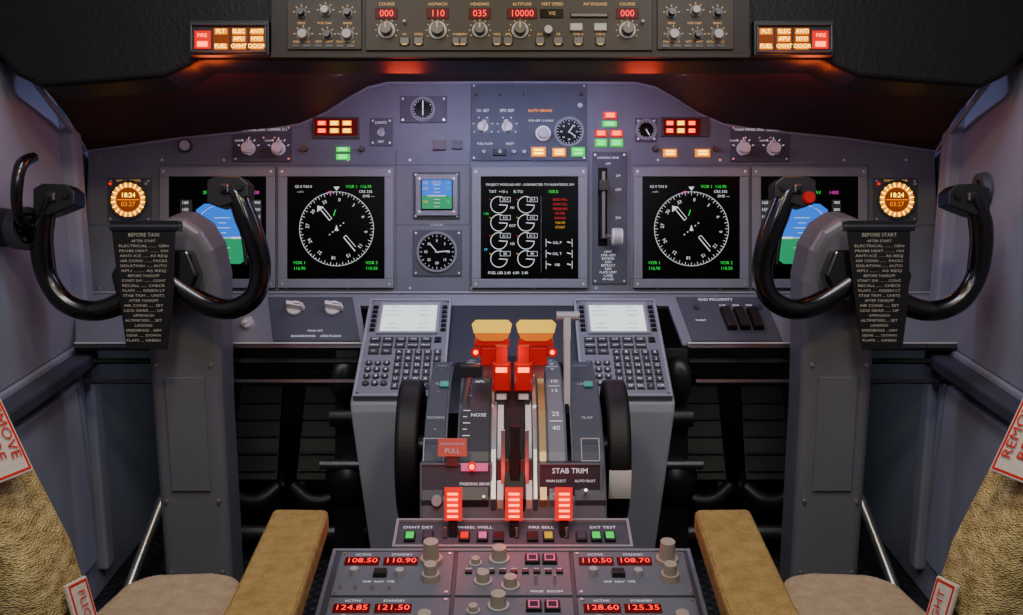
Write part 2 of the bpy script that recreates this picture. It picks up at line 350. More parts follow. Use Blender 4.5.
def gauge(x,y,r,needles):
    b.ring(P,x,y,r,r+2.4,0,3.4,'bezel'); b.cf(P,x,y,r,0,1.9,'screen',seg=32)
    n=24
    for i in range(n):
        a=2*math.pi*i/n; r0=r*(.82 if i%2==0 else .88); t.line(P,x+r0*math.sin(a),y-r0*math.cos(a),x+r*.95*math.sin(a),y-r*.95*math.cos(a),.4,2.1,'txt')
    for i in range(0,8):
        if r>11:
            a=2*math.pi*i/8; t.text(P,x+r*.62*math.sin(a),y-r*.62*math.cos(a),str(i*5),r*.2,'txt',2.1)
    for a,l,w in needles: t.line(P,x-.15*l*math.sin(a),y+.15*l*math.cos(a),x+l*math.sin(a),y-l*math.cos(a),w,2.4,'swhite')
    t.cf(P,x,y,1,2,2.8,'knob',seg=10)
gauge(423,109.5,10,[(0,8,1.2),(3.14,6,1)]); gauge(569,132,12.5,[(.6,8,1.0),(2.2,8,.8)]); gauge(646,130,8.5,[(2.6,6,1)])
gauge(437,252,18,[(1.5,12,.9),(-.7,10,.8)])
for xx in (129,896):
    b.cf(P,xx,200,18,0,2.4,'black',seg=32); b.ring(P,xx,200,17.8,20,0,4,'bezeld')
    t.cf(P,xx,200,17,2.3,2.5,'amberd',seg=32)
    t.ring(P,xx,200,12.2,15.0,2.5,2.8,'amber',40)
    for i in range(40):
        a=2*math.pi*i/40; t.line(P,xx+13*math.sin(a),200-13*math.cos(a),xx+17*math.sin(a),200-17*math.cos(a),1.5,2.9,'amberh' if i%2 else 'amber')
    t.text(P,xx,195.5,'18:24',6.5,'amberh',2.8); t.text(P,xx,204.5,'03:27',6.5,'amber',2.8)
    t.line(P,xx-11,200,xx+11,200,.8,2.7,'amber')
    b.cf(P,xx-18,184,1.6,1.5,3.5,'redl',seg=8); b.cf(P,xx+18,184,1.6,1.5,3.5,'knob',seg=8)
b=g.part('annunciator_lights',0.0002)
def lamp(x0,y0,x1,y1,m):
    hot={'redl':'redh','amber':'amberh','green':'greenh'}[m]
    b.box(P,x0,y0,x1,y1,0,2.6,m,.4)
    w=(x1-x0)
    for k in range(2):
        yy=y0+(y1-y0)*(.33+.34*k); t.line(P,x0+w*.18,yy,x1-w*.18,yy,(y1-y0)*.2,2.9,hot)
for x0 in (316,664):
    b.box(P,x0-1,119,x0+42-(6 if x0>500 else 0),136,2,2.6,'redd')
    for j in range(2):
        for i in range(3):
            red=(i==0 and x0<500) or (i==0 and j==1) or (i!=1 and x0>500)
            w=12.5 if x0<500 else 11
            lamp(x0+1+i*w,120.5+j*7.5,x0+w-1+i*w,126.5+j*7.5,'redl' if red else 'amber')
lamp(336,147,350,152,'green');lamp(336,154,350,160,'green')
lamp(663,149,677,157,'amber');lamp(695,149,710,157,'amber')
lamp(603,112,617,119,'redl');lamp(602,121,617,127,'green')
lamp(595,130,607,137,'redl');lamp(610,130,623,137,'redl')
lamp(595,139,607,147,'green');lamp(610,139,623,147,'green')
lamp(531,147,546,157,'amber');lamp(552,148,566,157,'amber');lamp(571,147,585,157,'green')
b.box(P,433,140,446,150,0,3,'bezeld');b.box(P,452,141,462,149,0,3,'bezeld')
g.finish()

g=G('landing_gear_lever'); b=g.part('lever',0.0006)
b.box(P,598,168,607,246,1.6,2.2,'screen')
b.box(P,600,172,605,240,2,14,'dmetal',.8)
b.box(P,598,182,607,192,12,18,'black')
b.cyl(P.p(603,236,3),P.p(614,240,34),2.2*P.k,2.2*P.k,'metal',12)
b.cyl(P.p(609,239,34),P.p(619,239,34),8*P.k,8*P.k,'white',24); b.cyl(P.p(610.5,239,34),P.p(617.5,239,34),8.6*P.k,8.6*P.k,'knob',24)
g.finish()

# ================================================================ DISPLAYS
def display(name,x0,y0,x1,y1,bz=9,parts=None):
    g=G(name); b=g.part('bezel',0.0012)
    b.frame(P,x0,y0,x1,y1,bz,0.05,5,'bezel'); b.frame(P,x0+bz-1.5,y0+bz-1.5,x1-bz+1.5,y1-bz+1.5,1.5,1,4,'bezeld')
    b.box(P,x0+bz-1,y0+bz-1,x1-bz+1,y1-bz+1,0.05,2.6,'screen')
    s=g.part('picture'); parts(s); 
    for x in (x0+4,x1-4):
        for y in (y0+4,y1-4): b.cf(P,x,y,1.2,5,5.5,'metal',seg=8)
    g.finish()
HS=2.9
def nd(cx,cy):
    def f(s):
        for i in range(72):
            a=2*math.pi*i/72; r0=33.5 if i%2==0 else 35
            s.line(P,cx+r0*math.sin(a),cy-r0*math.cos(a),cx+37*math.sin(a),cy-37*math.cos(a),.45,HS,'swhite')
        s.ring(P,cx,cy,36.8,37.2,HS-.1,HS,'swhite',48)
        for i in range(12):
            a=2*math.pi*i/12+.1; s.text(P,cx+29*math.sin(a),cy-29*math.cos(a),str(i*3),4.8,'swhite',HS,rot=a)
        s.poly(P,[(cx-3,cy-42),(cx+3,cy-42),(cx,cy-38)],HS-.1,HS,'swhite')
        s.poly(P,[(cx-2,cy+2),(cx+2,cy+2),(cx,cy-4)],HS-.1,HS,'swhite')
        d=(.64,.77)
        for k in (-1,1):
            s.line(P,cx+k*11*d[0],cy+k*11*d[1],cx+k*29*d[0],cy+k*29*d[1],.9,HS,'swhite')
            s.line(P,cx+k*11*d[0]+2.4,cy+k*11*d[1]-2.0,cx+k*26*d[0]+2.4,cy+k*26*d[1]-2.0,.5,HS,'swhite')
            s.line(P,cx+k*11*d[0]+2.4,cy+k*11*d[1]-2.0,cx+k*11*d[0],cy+k*11*d[1],.5,HS,'swhite')
        s.poly(P,[(cx-d[0]*25-3.2,cy-d[1]*25+2.6),(cx-d[0]*30,cy-d[1]*30),(cx-d[0]*25+3.2,cy-d[1]*25-2.6)],HS-.1,HS,'swhite')
        for k in (-9,-5,5,9): s.cf(P,cx+k*.77,cy-k*.64,.7,HS-.1,HS,'swhite',seg=8)
        s.line(P,cx-3,cy-13,cx-1,cy-19,.8,HS,'sgreen')
        s.poly(P,[(cx-9,cy-37),(cx-5,cy-38),(cx-6,cy-34)],HS-.1,HS+.05,'smag')
        s.text(P,cx+22,cy-42,'VOR 1  116.90',4.2,'sgreen',HS); s.text(P,cx+29,cy-37,'CRS 335',3.8,'swhite',HS); s.text(P,cx+32,cy-32.5,'DME ---',3.6,'swhite',HS)
        s.text(P,cx-33,cy-42,'GS 0 TAS 0',3.6,'swhite',HS); s.text(P,cx-36,cy-37,'---/--',3.6,'swhite',HS)
        s.text(P,cx-37,cy+34,'VOR 1',4.4,'sgreen',HS); s.text(P,cx-37,cy+39.5,'116.90',4.4,'sgreen',HS); s.text(P,cx+35,cy+34,'VOR 2',4.4,'sgreen',HS); s.text(P,cx+35,cy+39.5,'110.50',4.4,'sgreen',HS)
    return f
def pfd(cx,cy):
    def f(s):
        s.poly(P,[(cx-26,cy-20),(cx-18,cy-26),(cx+18,cy-26),(cx+26,cy-20),(cx+26,cy+8),(cx-26,cy+8)],HS-.1,HS,'sblue')
        s.poly(P,[(cx-26,cy+8),(cx+26,cy+8),(cx+26,cy+28),(cx+18,cy+34),(cx-18,cy+34),(cx-26,cy+28)],HS-.1,HS,'sgrnd')
        s.line(P,cx-26,cy+8,cx+26,cy+8,.8,HS+.1,'swhite')
        for i in range(1,5):
            for k in (-1,1): s.line(P,cx-(4+4*(i%2==0)),cy+8+k*i*5,cx+(4+4*(i%2==0)),cy+8+k*i*5,.6,HS+.1,'swhite')
        for k in (-1,1): s.box(P,cx+k*9,cy+7,cx+k*20,cy+9,HS,HS+.3,'swhite')
        s.quad(P,cx-42,cy-30,cx-30,cy+36,HS,'bezeld'); s.quad(P,cx+30,cy-30,cx+39,cy+36,HS,'bezeld')
        for i in range(10):
            s.text(P,cx-37,cy-27+i*7,str(160-i*10),4.5,'swhite',HS+.1); s.text(P,cx+35,cy-27+i*7,str(900-i*100),4,'swhite',HS+.1)
        s.text(P,cx,cy-37,'SPD  LNAV  VNAV',4.8,'sgreen',HS); s.text(P,cx-1,cy+44,'35H  MAG',4.8,'sgreen',HS); s.text(P,cx+32,cy-37,'1400',5,'smag',HS)
        s.ring(P,cx,cy+3,27.5,28.2,HS-.1,HS,'swhite',20,215,325)
    return f
def eng(s):
    s.text(P,530,185,'PROJECT MODULES KEY : CONNECTED TO FLIGHTDECK SIM',3.2,'swhite',HS)
    s.text(P,506,192,'TAT  +15 c     R-TO',4,'swhite',HS); s.text(P,553,192,'100.0',4.6,'sgreen',HS)
    s.line(P,541,196,541,272,.3,HS,'bezel')
    for r,(y,lab) in enumerate(((205,'N1'),(223,'EGT'),(241,'N2'),(259,''))):
        for c,x in enumerate((499,526)):
            s.ring(P,x,y,7.9,8.6,HS-.1,HS,'swhite',28,0,290); s.line(P,x,y,x+7.6,y+.5,.8,HS,'swhite')
            s.line(P,x-7,y-4,x-9.5,y-5.6,.7,HS,'sred' if r%2==0 else 'syel')
            s.frame(P,x+1,y-7.6,x+11.5,y-2.8,.35,HS-.1,HS,'swhite'); s.text(P,x+6.2,y-5.1,['20.4','412','61.2','80'][r],3.4,'swhite',HS)
        s.text(P,512.5,y+3,lab,3.6,'swhite',HS)
    for i in range(7): s.text(P,560,200+i*4.6,['ENG FAIL','LOW OIL','PRESSURE','FILTER','BYPASS','VALVE','START'][i],3.4,'sred' if i<5 else 'syel',HS)
    for i,y in enumerate((243,254,265)):
        s.text(P,557,y,['OIL P','OIL T','VIB'][i],3.8,'swhite',HS); s.line(P,572,y-4,572,y+4,.5,HS,'swhite'); s.line(P,546,y-4,546,y+4,.5,HS,'swhite')
        s.line(P,567,y-1,571,y,1,HS,'swhite'); s.line(P,547,y-1,551,y,1,HS,'swhite')
    s.text(P,508,273,'FUEL LBS 2.40  6.00  2.40',3.8,'swhite',HS); s.text(P,486,250,'FF',3.6,'scyan',HS); s.text(P,486,214,'1.02',3.2,'sgreen',HS)
display('navigation_display',279,168,394,288,parts=nd(337,229)); display('navigation_display',633,168,748,288,parts=nd(691,229))
display('primary_flight_display',161,168,276,288,parts=pfd(223,230)); display('primary_flight_display',751,168,866,288,parts=pfd(801,230))
display('engine_display',472,168,587,288,parts=eng)
def stby(s):
    s.quad(P,422,180,452,196,HS,'sblue'); s.quad(P,422,196,452,209,HS,'sgrnd'); s.line(P,428,196,446,196,1,HS+.1,'swhite')
    for i in range(-3,4): s.line(P,434,196+i*3.6,440,196+i*3.6,.5,HS+.1,'swhite')
    for y in (183,189,202): s.text(P,425.5,y,'160',4,'syel',HS+.1); s.text(P,448,y,'12',4,'sgreen',HS+.1)
    s.text(P,437,183,'29.92',4,'syel',HS+.1)
display('standby_attitude_display',416,175,458,216,bz=5,parts=stby)

# ================================================================ GLARESHIELD
g=G('glareshield')
Q=PF(1.72)
b=g.part('padded_lip',0.008,3)
b.poly(Q,[(-70,-60),(-70,40),(0,56),(14,74),(40,87),(100,83),(165,77),(190,66),(198,60),(825,60),(833,66),(858,77),(923,83),(983,87),(1009,74),(1023,56),(1093,40),(1093,-60)],-70,0,'leather')
b=g.part('underside')
xs=[x for x,_ in arch]
def lov(x):
    pts=[(38,84),(110,82),(182,72),(240,62),(783,62),(841,72),(913,82),(985,84)]
    for (a,c),(d,e) in zip(pts,pts[1:]):
        if a<=x<=d: return c+(e-c)*(x-a)/(d-a)
    return 84
lo=[((x-511.5)*1.118+511.5) for x in xs]; lo=[(x,lov(x)) for x in lo]
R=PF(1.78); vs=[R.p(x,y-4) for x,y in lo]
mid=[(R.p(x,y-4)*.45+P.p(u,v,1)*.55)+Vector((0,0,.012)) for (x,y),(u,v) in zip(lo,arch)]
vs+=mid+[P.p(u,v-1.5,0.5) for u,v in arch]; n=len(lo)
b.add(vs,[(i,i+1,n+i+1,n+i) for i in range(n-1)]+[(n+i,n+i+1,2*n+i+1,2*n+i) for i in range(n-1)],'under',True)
b=g.part('side_trim',0.002)
for s0 in (0,1):
    q=(lambda x:x) if s0==0 else (lambda x:1023-x)
    A=R.p(q(36),84);C=P.p(q(86),150,1)
    b.tube([A,A*.5+C*.5,C],[.005,.004,.004],'wall',8,2)
g.finish()
Q1=PF(1.70)
g=G('autopilot_control_panel'); b=g.part('faceplate',0.0012); t=g.part('legends')
b.box(Q1,271,-12,750,56,-12,0,'mcpd'); b.box(Q1,366,-12,652,51,0,3,'mcp'); b.box(Q1,288,-12,362,50,0,3,'mcp'); b.box(Q1,657,-12,733,50,0,3,'mcp')
b.box(Q1,271,53,750,58,-2,2,'mcpd')
for x,tx in ((387,'000'),(438,'110'),(480,'035'),(522,'10000'),(627,'000')):
    w=15 if tx=='10000' else 11; b.box(Q1,x-w,9,x+w,20,3,4,'redd'); t.text(Q1,x,14.6,tx,9.5,'digit',4.3)
b.box(Q1,540,10,563,19,3,4,'screen'); t.text(Q1,552,14.5,'V/S',5,'txtw',4.3)
for x,s in ((387,'COURSE'),(438,'IAS/MACH'),(480,'HEADING'),(522,'ALTITUDE'),(552,'VERT SPEED'),(595,'A/P ENGAGE'),(627,'COURSE')): t.text(Q1,x,5,s,4.2,'txtw',3.3)
kb=g.part('knobs',0.0004)
for x,r in ((387,6.5),(438,7),(480,6),(520,6.5),(627,6.5)):
    kb.cf(Q1,x,31,r,3,15,'knobd',r*.85); kb.cf(Q1,x,31,r*1.3,3,5,'knobb'); kb.line(Q1,x,31,x,31-r*.8,1.2,15.3,'txtw')
    for j in range(9):
        a=math.radians(-120+30*j); t.line(Q1,x+(r+3.5)*math.sin(a),31-(r+3.5)*math.cos(a),x+(r+5)*math.sin(a),31-(r+5)*math.cos(a),.7,3.3,'txtw')
for x,s in ((405,'N1'),(419,'SPEED'),(457,'VNAV'),(463,'LNAV'),(497,'HDG'),(508,'APP'),(540,'ALT'),(558,'V/S'),(578,'CMD A'),(600,'CMD B')):
    kb.box(Q1,x-5,38,x+5,46,3,6,'knobd',.6); t.box(Q1,x-2.5,45,x+2.5,46.3,6,6.2,'txtw'); t.text(Q1,x,35,s,3.2,'txtw',3.3)
for x in (576,600): kb.box(Q1,x-7,24,x+7,33,3,7,'knobb',1); t.text(Q1,x,28.5,'CMD',3.6,'txtd',7.3)
kb.box(Q1,570,14,608,19,3,6,'knobd',1)
kb.cf(Q1,548,32,4,3,12,'knobb')
for x in (405,642): kb.toggle(Q1,x,26,'knobb',9)
for x0,sg in ((288,1),(657,1)):
    for i,(dx,dy,r) in enumerate(((14,14,4),(38,12,4.5),(60,14,4),(16,36,5.5),(40,36,4),(60,36,5.5))):
        kb.cf(Q1,x0+dx,dy,r,3,12,'knobb' if i%2 else 'knobd',r*.8); kb.cf(Q1,x0+dx,dy,r*1.3,3,4.5,'knobd')
        for j in range(5):
            a=math.radians(-80+40*j); t.line(Q1,x0+dx+(r+2.5)*math.sin(a),dy-(r+2.5)*math.cos(a),x0+dx+(r+4.5)*math.sin(a),dy-(r+4.5)*math.cos(a),.8,3.3,'txtw')
    for j,s in enumerate(('MINS','VOR MAP','BARO')): t.text(Q1,x0+14+23*j,24,s,3.4,'txtw',3.3)
    for j,s in enumerate(('WXR','STA','WPT','ARPT','DATA','POS')): t.box(Q1,x0+5+11*j,45,x0+12+11*j,48,3,4,'knobd'); t.text(Q1,x0+9+11*j,42.5,s,3,'txtw',3.3)
g.finish()
for s0 in (0,1):
    g=G('warning_light_panel'); b=g.part('housing',0.001); l=g.part('lamps',0.0004); t=g.part('legends')
    ox=189 if s0==0 else 754
    b.box(Q1,ox,20,ox+80,55,-12,0,'black'); b.frame(Q1,ox+2,24,ox+78,53,2,0,4,'bezeld')
    fx=ox+6 if s0==0 else ox+58
    l.box(Q1,fx,31,fx+16,49,0,2,'redl'); l.box(Q1,fx+1,32,fx+15,40,2,3,'redl',.5); t.text(Q1,fx+8,36.2,'FIRE',5.6,'redh',3.3); t.box(Q1,fx+3,42,fx+13,47,2,3,'redh')
    gx=ox+25 if s0==0 else ox+4
    for i in range(3):
        l.box(Q1,gx+i*18-.5,28,gx+i*18+15.5,51,0,2,'amberd')
        for j in range(3):
            y0=29+j*7.4
            lit=[[1,0,1],[1,1,1],[1,1,1]][i][j]
            if lit: 
                l.box(Q1,gx+i*18+1,y0,gx+i*18+14,y0+6,2,3,'amber',.5)
                t.text(Q1,gx+i*18+7.5,y0+3.1,[['FLT','IRS','FUEL'],['ELEC','APU','OVHT'],['ANTI','HYD','DOOR']][i][j],5.8,'amberh',3.3)
    g.finish()

# ================================================================ YOKES + COLUMNS
for s0 in (0,1):
    q=(lambda x:x) if s0==0 else (lambda x:1023-x)
    sg=-1 if s0==0 else 1
    Y=PF(1.78)
    g=G('control_yoke')
    b=g.part('column',0.016,4)
    def colbox(x0,x1,yf,yb,z0,z1,bb,m):
        bb.hexa([Vector((x0,yf,z0)),Vector((x1,yf,z0)),Vector((x1,yb,z0)),Vector((x0,yb,z0))],[Vector((x0,yf,z1)),Vector((x1,yf,z1)),Vector((x1,yb,z1)),Vector((x0,yb,z1))],m)
    fz=Fr(Vector((0,1.80,0)),XA,Vector((0,0,1)),Vector((0,-1,0)),1)
    pts=[(.600,.0),(.602,.62),(.600,.70),(.588,.742),(.562,.765),(.530,.764),(.502,.745),(.484,.712),(.476,.66),(.480,.58),(.484,.45),(.484,.0)]
    b.poly(fz,[(sg*x,z) for x,z in pts],-.10,0,'column')
    b=g.part('column_details',0.0015)
    colbox(sg*.575,sg*.51,1.795,1.80,.30,.50,b,'column')
    for z in (.15,.28,.52): 
        for x in (.587,.498): b.cyl(Vector((sg*x,1.80,z)),Vector((sg*x,1.796,z)),.004,.003,'metal',8)
    colbox(sg*.64,sg*.45,1.77,1.93,0.0,.02,b,'rubber')
    b=g.part('hub',0.006,3)
    b.poly(Y,[(q(x),y) for x,y in [(126,250),(190,250),(200,275),(190,300),(165,308),(135,308),(118,298),(112,275)]],-18,6,'gloss')
    b.cyl(Y.p(q(155),272,-45),Y.p(q(155),272,6),16*Y.k,16*Y.k,'black',24)
    b=g.part('wheel_horns')
    def tb(l,r): b.tube([Y.p(q(x),y,h) for x,y,h in l],[a*.93*Y.k for a in r],'gloss',18,6)
    tb([(70,196,14),(56,204,15),(48,224,13),(46,250,10),(50,278,6),(66,302,4),(92,311,0),(120,303,-2),(142,284,-3)],[8,11,12.5,12,11,11,11,12,13])
    tb([(226,190,14),(240,197,15),(249,218,13),(258,244,10),(262,270,6),(255,296,4),(232,309,1),(205,304,-2),(172,284,-3)],[8,11,12.5,12,11,11,11,12,13])
    b=g.part('grip_heads',0.004,3)
    for cx,cy in ((64,201),(234,193)):
        b.poly(Y,[(q(cx+dx),cy+dy) for dx,dy in [(-21,-10),(-12,-15),(12,-14),(20,-7),(20,6),(8,11),(-8,17),(-21,12)]],-4,24,'black')
        b.box(Y,q(cx-8),cy-7,q(cx+3),cy+4,24,28,'dmetal',1.5)
        b.box(Y,q(cx-5),cy-5,q(cx+0),cy+2,28,31,'rubber',.8)
        b.cf(Y,q(cx+12),cy-3,3,24,28,'rubber')
    if s0==1: b.cf(Y,802,200,6.5,20,30,'redglow_pl',5.5)
    b=g.part('grip_trim')
    for l in ([(60,215),(58,240),(61,270)],[(240,215),(247,240),(250,265)]):
        b.tube([Y.p(q(x),y,16) for x,y in l],[2*Y.k]*3,'rubber',8,4)
    b=g.part('checklist_plate',0.001); t=g.part('checklist_print')
    cx=q(150)+ (0 if s0==0 else 2)
    b.box(Y,cx-34,222,cx+34,232,4,18,'gloss'); b.box(Y,cx-36,226,cx+36,229,17,20,'dmetal') 
    b.poly(Y,[(cx-33,230),(cx+30,230),(cx+28,300),(cx+22,349),(cx-18,349),(cx-25,300)],14,16,'pl_blk')
    names=['AFTER START','ELECTRICAL ....... GEN','PROBE HEAT ......... ON','ANTI ICE ..... AS REQ','AIR COND ....... PACKS','ISOLATION ...... AUTO','APU ........ AS REQ','BEFORE TAKEOFF','START SW ........ CONT','RECALL ...... CHECK','FLAPS ..... GREEN LT','STAB TRIM ... UNITS','AFTER TAKEOFF','AIR COND ..... SET','LDG GEAR ..... UP','APPROACH','ALTIMETERS ... SET','LANDING','SPEEDBRAKE .. ARM','GEAR ..... DOWN','FLAPS ... GREEN']
    t.text(Y,cx-1,236,'BEFORE TAXI' if s0==0 else 'BEFORE START',5.2,'pl_txt',16.4)
    for i,nme in enumerate(names):
        y=242+i*4.9; wd=50-(y-240)*.17
        hd='.' not in nme
        w0=max(v.x for v in textgeo(nme)[0])-min(v.x for v in textgeo(nme)[0])
        t.text(Y,cx-1,y,nme,3.6,'pl_txt',16.4,sx=wd/(w0*3.6) if not hd else 1.1)
    g.finish()

# ================================================================ CENTER CONSOLE + CDU
Yt,zt=[(lambda v:(v.y,v.z))(wp(511,303,2.05))][0]; Yb,zb=[(lambda v:(v.y,v.z))(wp(511,400,1.82))][0]
eyc=Vector((0,Yb-Yt,zb-zt)); LC=eyc.length; ec=eyc.normalized(); nc=XA.cross(ec); nc=nc if nc.dot(FA)<0 else -nc
KC=.00174
g=G('center_console'); b=g.part('body',0.004)
def cp(t,h=0): 
    v=Vector((0,Yt,zt))+ec*t*LC+nc*h; return (v.y,v.z)
for sx,x0,x1 in ((-1,.262,.13),(1,.266,.13)):
    f0=[(cp(0,-.004),0),(cp(1,-.004),0),((Yb-.002,zb-.02),0),((Yb+.02,.0),.045),((Yt,.0),.045)]
    a=[Vector((sx*(x0-tp),p[0],p[1])) for p,tp in f0]; c=[Vector((sx*x1,p[0],p[1])) for p,tp in f0]; n=5
    b.add(a+c,[tuple(range(n)),tuple(range(n,2*n))[::-1]]+[(i,(i+1)%n,n+(i+1)%n,n+i) for i in range(n)],'lite')
b.prism([cp(0,-.006),cp(1,-.012),(Yb+.03,0.0),(Yt,0.0)],-.13,.13,'bezeld')
g.finish()
for s0 in (0,1):
    X0=-.257 if s0==0 else .113
    C=Fr(Vector((X0,Yt,zt)),XA,ec,nc,KC); VM=LC/KC
    g=G('flight_computer_keypad'); b=g.part('faceplate',0.002); k=g.part('keys',0.0004); t=g.part('legends')
    b.box(C,0,2,85,VM-1,-1,4,'bezel'); b.frame(C,0,0,85,VM,2.5,3,5.5,'lite')
    b.frame(C,12,8,74,62,3,4,6.5,'lite'); b.box(C,14,10,72,60,4,4.8,'lcd')
    for i in range(6):
        for x in (4.5,76): k.box(C,x,13+i*8,x+5.5,17+i*8,4,6.5,'black',.5)
    for i in range(6): 
        t.text(C,26,14+i*7.6,['IDENT','NAV DATA','OP PROG','  ','SUPP','<INDEX'][i],3.8,'bezeld',5); t.text(C,58,14+i*7.6,['ENG','ACTIVE','SEP18','','DATA','POS>'][i],3.8,'bezeld',5)
    fn=[['INIT','RTE','CLB','CRZ','DES'],['MENU','LEGS','DEP','HOLD','PROG'],['N1','FIX','','','']]
    for r in range(3):
        for c in range(5 if r<2 else 2):
            x=7+c*12.6; y=68+r*10; k.box(C,x,y,x+11,y+7.5,4,5.8,'bezeld',.4); t.text(C,x+5.5,y+3.7,fn[r][c],3.2,'txt',6.0)
    k.box(C,71,68,78,76,4,6.2,'black',.6)
    lt='ABCDEFGHIJKLMNOPQRSTUVWXYZ'
    for r in range(6):
        for c in range(5):
            i=r*5+c; x=34+c*9.4; y=89+r*10.6
            k.box(C,x,y,x+7.6,y+8,4,5.8,'bezeld',.4); t.text(C,x+3.8,y+4,lt[i] if i<26 else ['SP','DL','/','CR'][i-26],5,'txt',6.0)
    nm='123456789.0-'
    for r in range(4):
        for c in range(3):
            x=10+c*8.6; y=110+r*10.4; k.cf(C,x,y,3.6,4,5.8,'bezeld',3.3,14); t.text(C,x,y,nm[r*3+c],5,'txt',6.0)
    for x,y in ((3.5,4),(81.5,4),(3.5,VM-5),(81.5,VM-5)): b.cf(C,x,y,1.6,5,6,'metal',seg=8)
    g.finish()

# ================================================================ THROTTLE QUADRANT
prof=[(1.405,.395),(1.415,.435),(1.46,.485),(1.52,.522),(1.60,.545),(1.68,.548),(1.76,.532),(1.80,.50)]
def pr(off):
    out=[]
    for i,(y,z) in enumerate(prof):
        a=prof[max(i-1,0)];c=prof[min(i+1,len(prof)-1)]; tx,tz=c[0]-a[0],c[1]-a[1]; L=math.hypot(tx,tz); out.append((y-tz/L*off,z+tx/L*off))
    return out
g=G('throttle_quadrant'); b=g.part('body',0.004)
b.prism(prof+[(1.80,.02),(1.405,.02)],-.122,.128,'panel')
st=g.part('lever_slots',0.0006)
def strip(px0,px1,off,m):
    x0=(px0-511.5)/FPX*1.6;x1=(px1-511.5)/FPX*1.6; st.prism(pr(off)[1:]+[(1.79,.4),(1.42,.4)],x0,x1,m)
for a in [(427,447,.004,'panel2'),(449,459,.003,'screen'),(461,490,.006,'bezeld'),(492,497,.012,'metal'),(498,504,.008,'white'),(505,524,.014,'rubber'),(525,531,.008,'white'),(532,536,.012,'metal'),(538,545,.006,'brass'),(547,563,.005,'bezel'),(565,569,.003,'screen'),(571,600,.004,'panel2')]: strip(*a)
t=g.part('legends')
def surf(px,i,off=.006):
    pp=pr(off); y,z=pp[i]; y2,z2=pp[i-1]; ey=Vector((0,y2-y,z2-z)).normalized(); n=XA.cross(ey); n=n if n.dot(FA)<0 else -n
    return Fr(Vector(((px-511.5)/FPX*1.6,y,z)),XA,ey,n,.00143)
for i in (3,4,5,6):
    f=surf(555,i,.0065); t.text(f,0,4,['','','','25','10','2','UP'][i],8,'txt',.5); t.text(f,0,22,['','','','40','15','5','1'][i],8,'txt',.5); t.line(f,-6,13,6,13,1,.4,'txt')
    f=surf(475,i,.0075)
    for j in range(5): t.line(f,-11,j*8,-4-(j%2)*3,j*8,1,.4,'txt'); 
    t.text(f,4,6,['','','','NOSE','APL','STAB','DN'][i],6,'txt',.5)
    f=surf(437,i,.0055); t.text(f,0,8,['','','','DOWN','FLT','ARM','UP'][i],5,'txtd',.5); t.text(f,0,22,'-',8,'txtd',.5)
    f=surf(586,i,.0055); t.text(f,0,8,['','','','FLAP','LAND','HOLD','T/O'][i],5,'txtd',.5)
f=surf(444,4,.005); st.box(f,-6,4,3,14,0,2,'teal'); f=surf(592,4,.005); st.box(f,-6,4,3,14,0,2,'teal')
f=surf(437,2,.005); st.frame(f,-10,-14,10,14,1,0,1.5,'silver'); f=surf(588,2,.005); st.frame(f,-10,-14,8,10,1,0,1.5,'silver')
L=g.part('thrust_levers',0.003,3)
T=PF(1.66); 
for cx in (492,536):
    sx=-1 if cx<511 else 1
    L.hexa([T.p(cx-8,405,-6),T.p(cx+8,405,-6),T.p(cx+8,405,-16),T.p(cx-8,405,-16)],[T.p(cx-9,334,4),T.p(cx+9,334,4),T.p(cx+9,334,-8),T.p(cx-9,334,-8)],'metal')
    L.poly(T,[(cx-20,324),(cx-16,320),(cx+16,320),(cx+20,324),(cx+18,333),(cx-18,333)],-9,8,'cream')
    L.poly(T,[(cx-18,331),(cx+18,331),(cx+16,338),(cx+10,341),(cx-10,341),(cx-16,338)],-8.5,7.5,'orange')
    L.box(T,cx-18,339,cx+18,347,-7,6,'redglow_pl',1.5)
    L.box(T,cx-12,346,cx+12,366,-2,9,'redglow_pl',2)
    L.cf(T,cx+sx*16,352,5,-4,10,'redglow_pl'); L.cf(T,cx+sx*16,352,2.2,10,11,'redh')
V=PF(1.60)
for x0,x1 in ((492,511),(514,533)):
    L.box(V,x0,362,x1,392,-4,10,'redglow_pl',2.5); L.box(V,x0+4,367,x1-4,372,10,10.6,'redh')
    L.box(V,x0+2,390,x1-2,410,-6,4,'dmetal',1); L.box(V,x0+3,345,x1-3,364,-10,2,'redglow_pl',1)
    L.box(V,x0+4,393,x1-4,400,3,6,'white',1)
L.cyl(V.p(463,410,-10),V.p(470,372,4),4*V.k,4*V.k,'metal',12); L.box(V,460,364,482,378,-2,12,'black',2)
L.box(V,564,335,571,408,-14,-4,'silver',.5); L.cyl(V.p(557,316,-10),V.p(580,316,-10),4.5*V.k,4.5*V.k,'knob',18); L.box(V,564,318,571,340,-13,-5,'silver')
for x in (494,520): L.box(V,x,412,x+10 ,420,-2,6,'white',1)
Z=PF(1.505); b=g.part('trim_panels',0.001)
b.box(Z,538,463,602,517,-30,0,'bezeld'); b.frame(Z,538,463,602,517,2,0,1.5,'panel')
t.text(Z,570,471,'STAB TRIM',7.5,'txt',.6); t.text(Z,556,481,'MAIN ELECT',3.6,'txt',.6); t.text(Z,585,481,'AUTO PILOT',3.6,'txt',.6); t.text(Z,556,508,'CUTOUT',4,'txt',.6); t.text(Z,585,508,'CUTOUT',4,'txt',.6)
for x in (556,585): b.cf(Z,x,494,6,0,2,'bezel'); b.toggle(Z,x,494,'metal',13,-6)
b.box(Z,420,463,492,517,-30,0,'panel2'); b.frame(Z,420,463,492,517,2,0,1.5,'panel')
t.text(Z,476,484,'PARKING BRAKE',4.4,'txt',.6); t.text(Z,470,508,'HORN CUTOUT',4.4,'txt',.6)
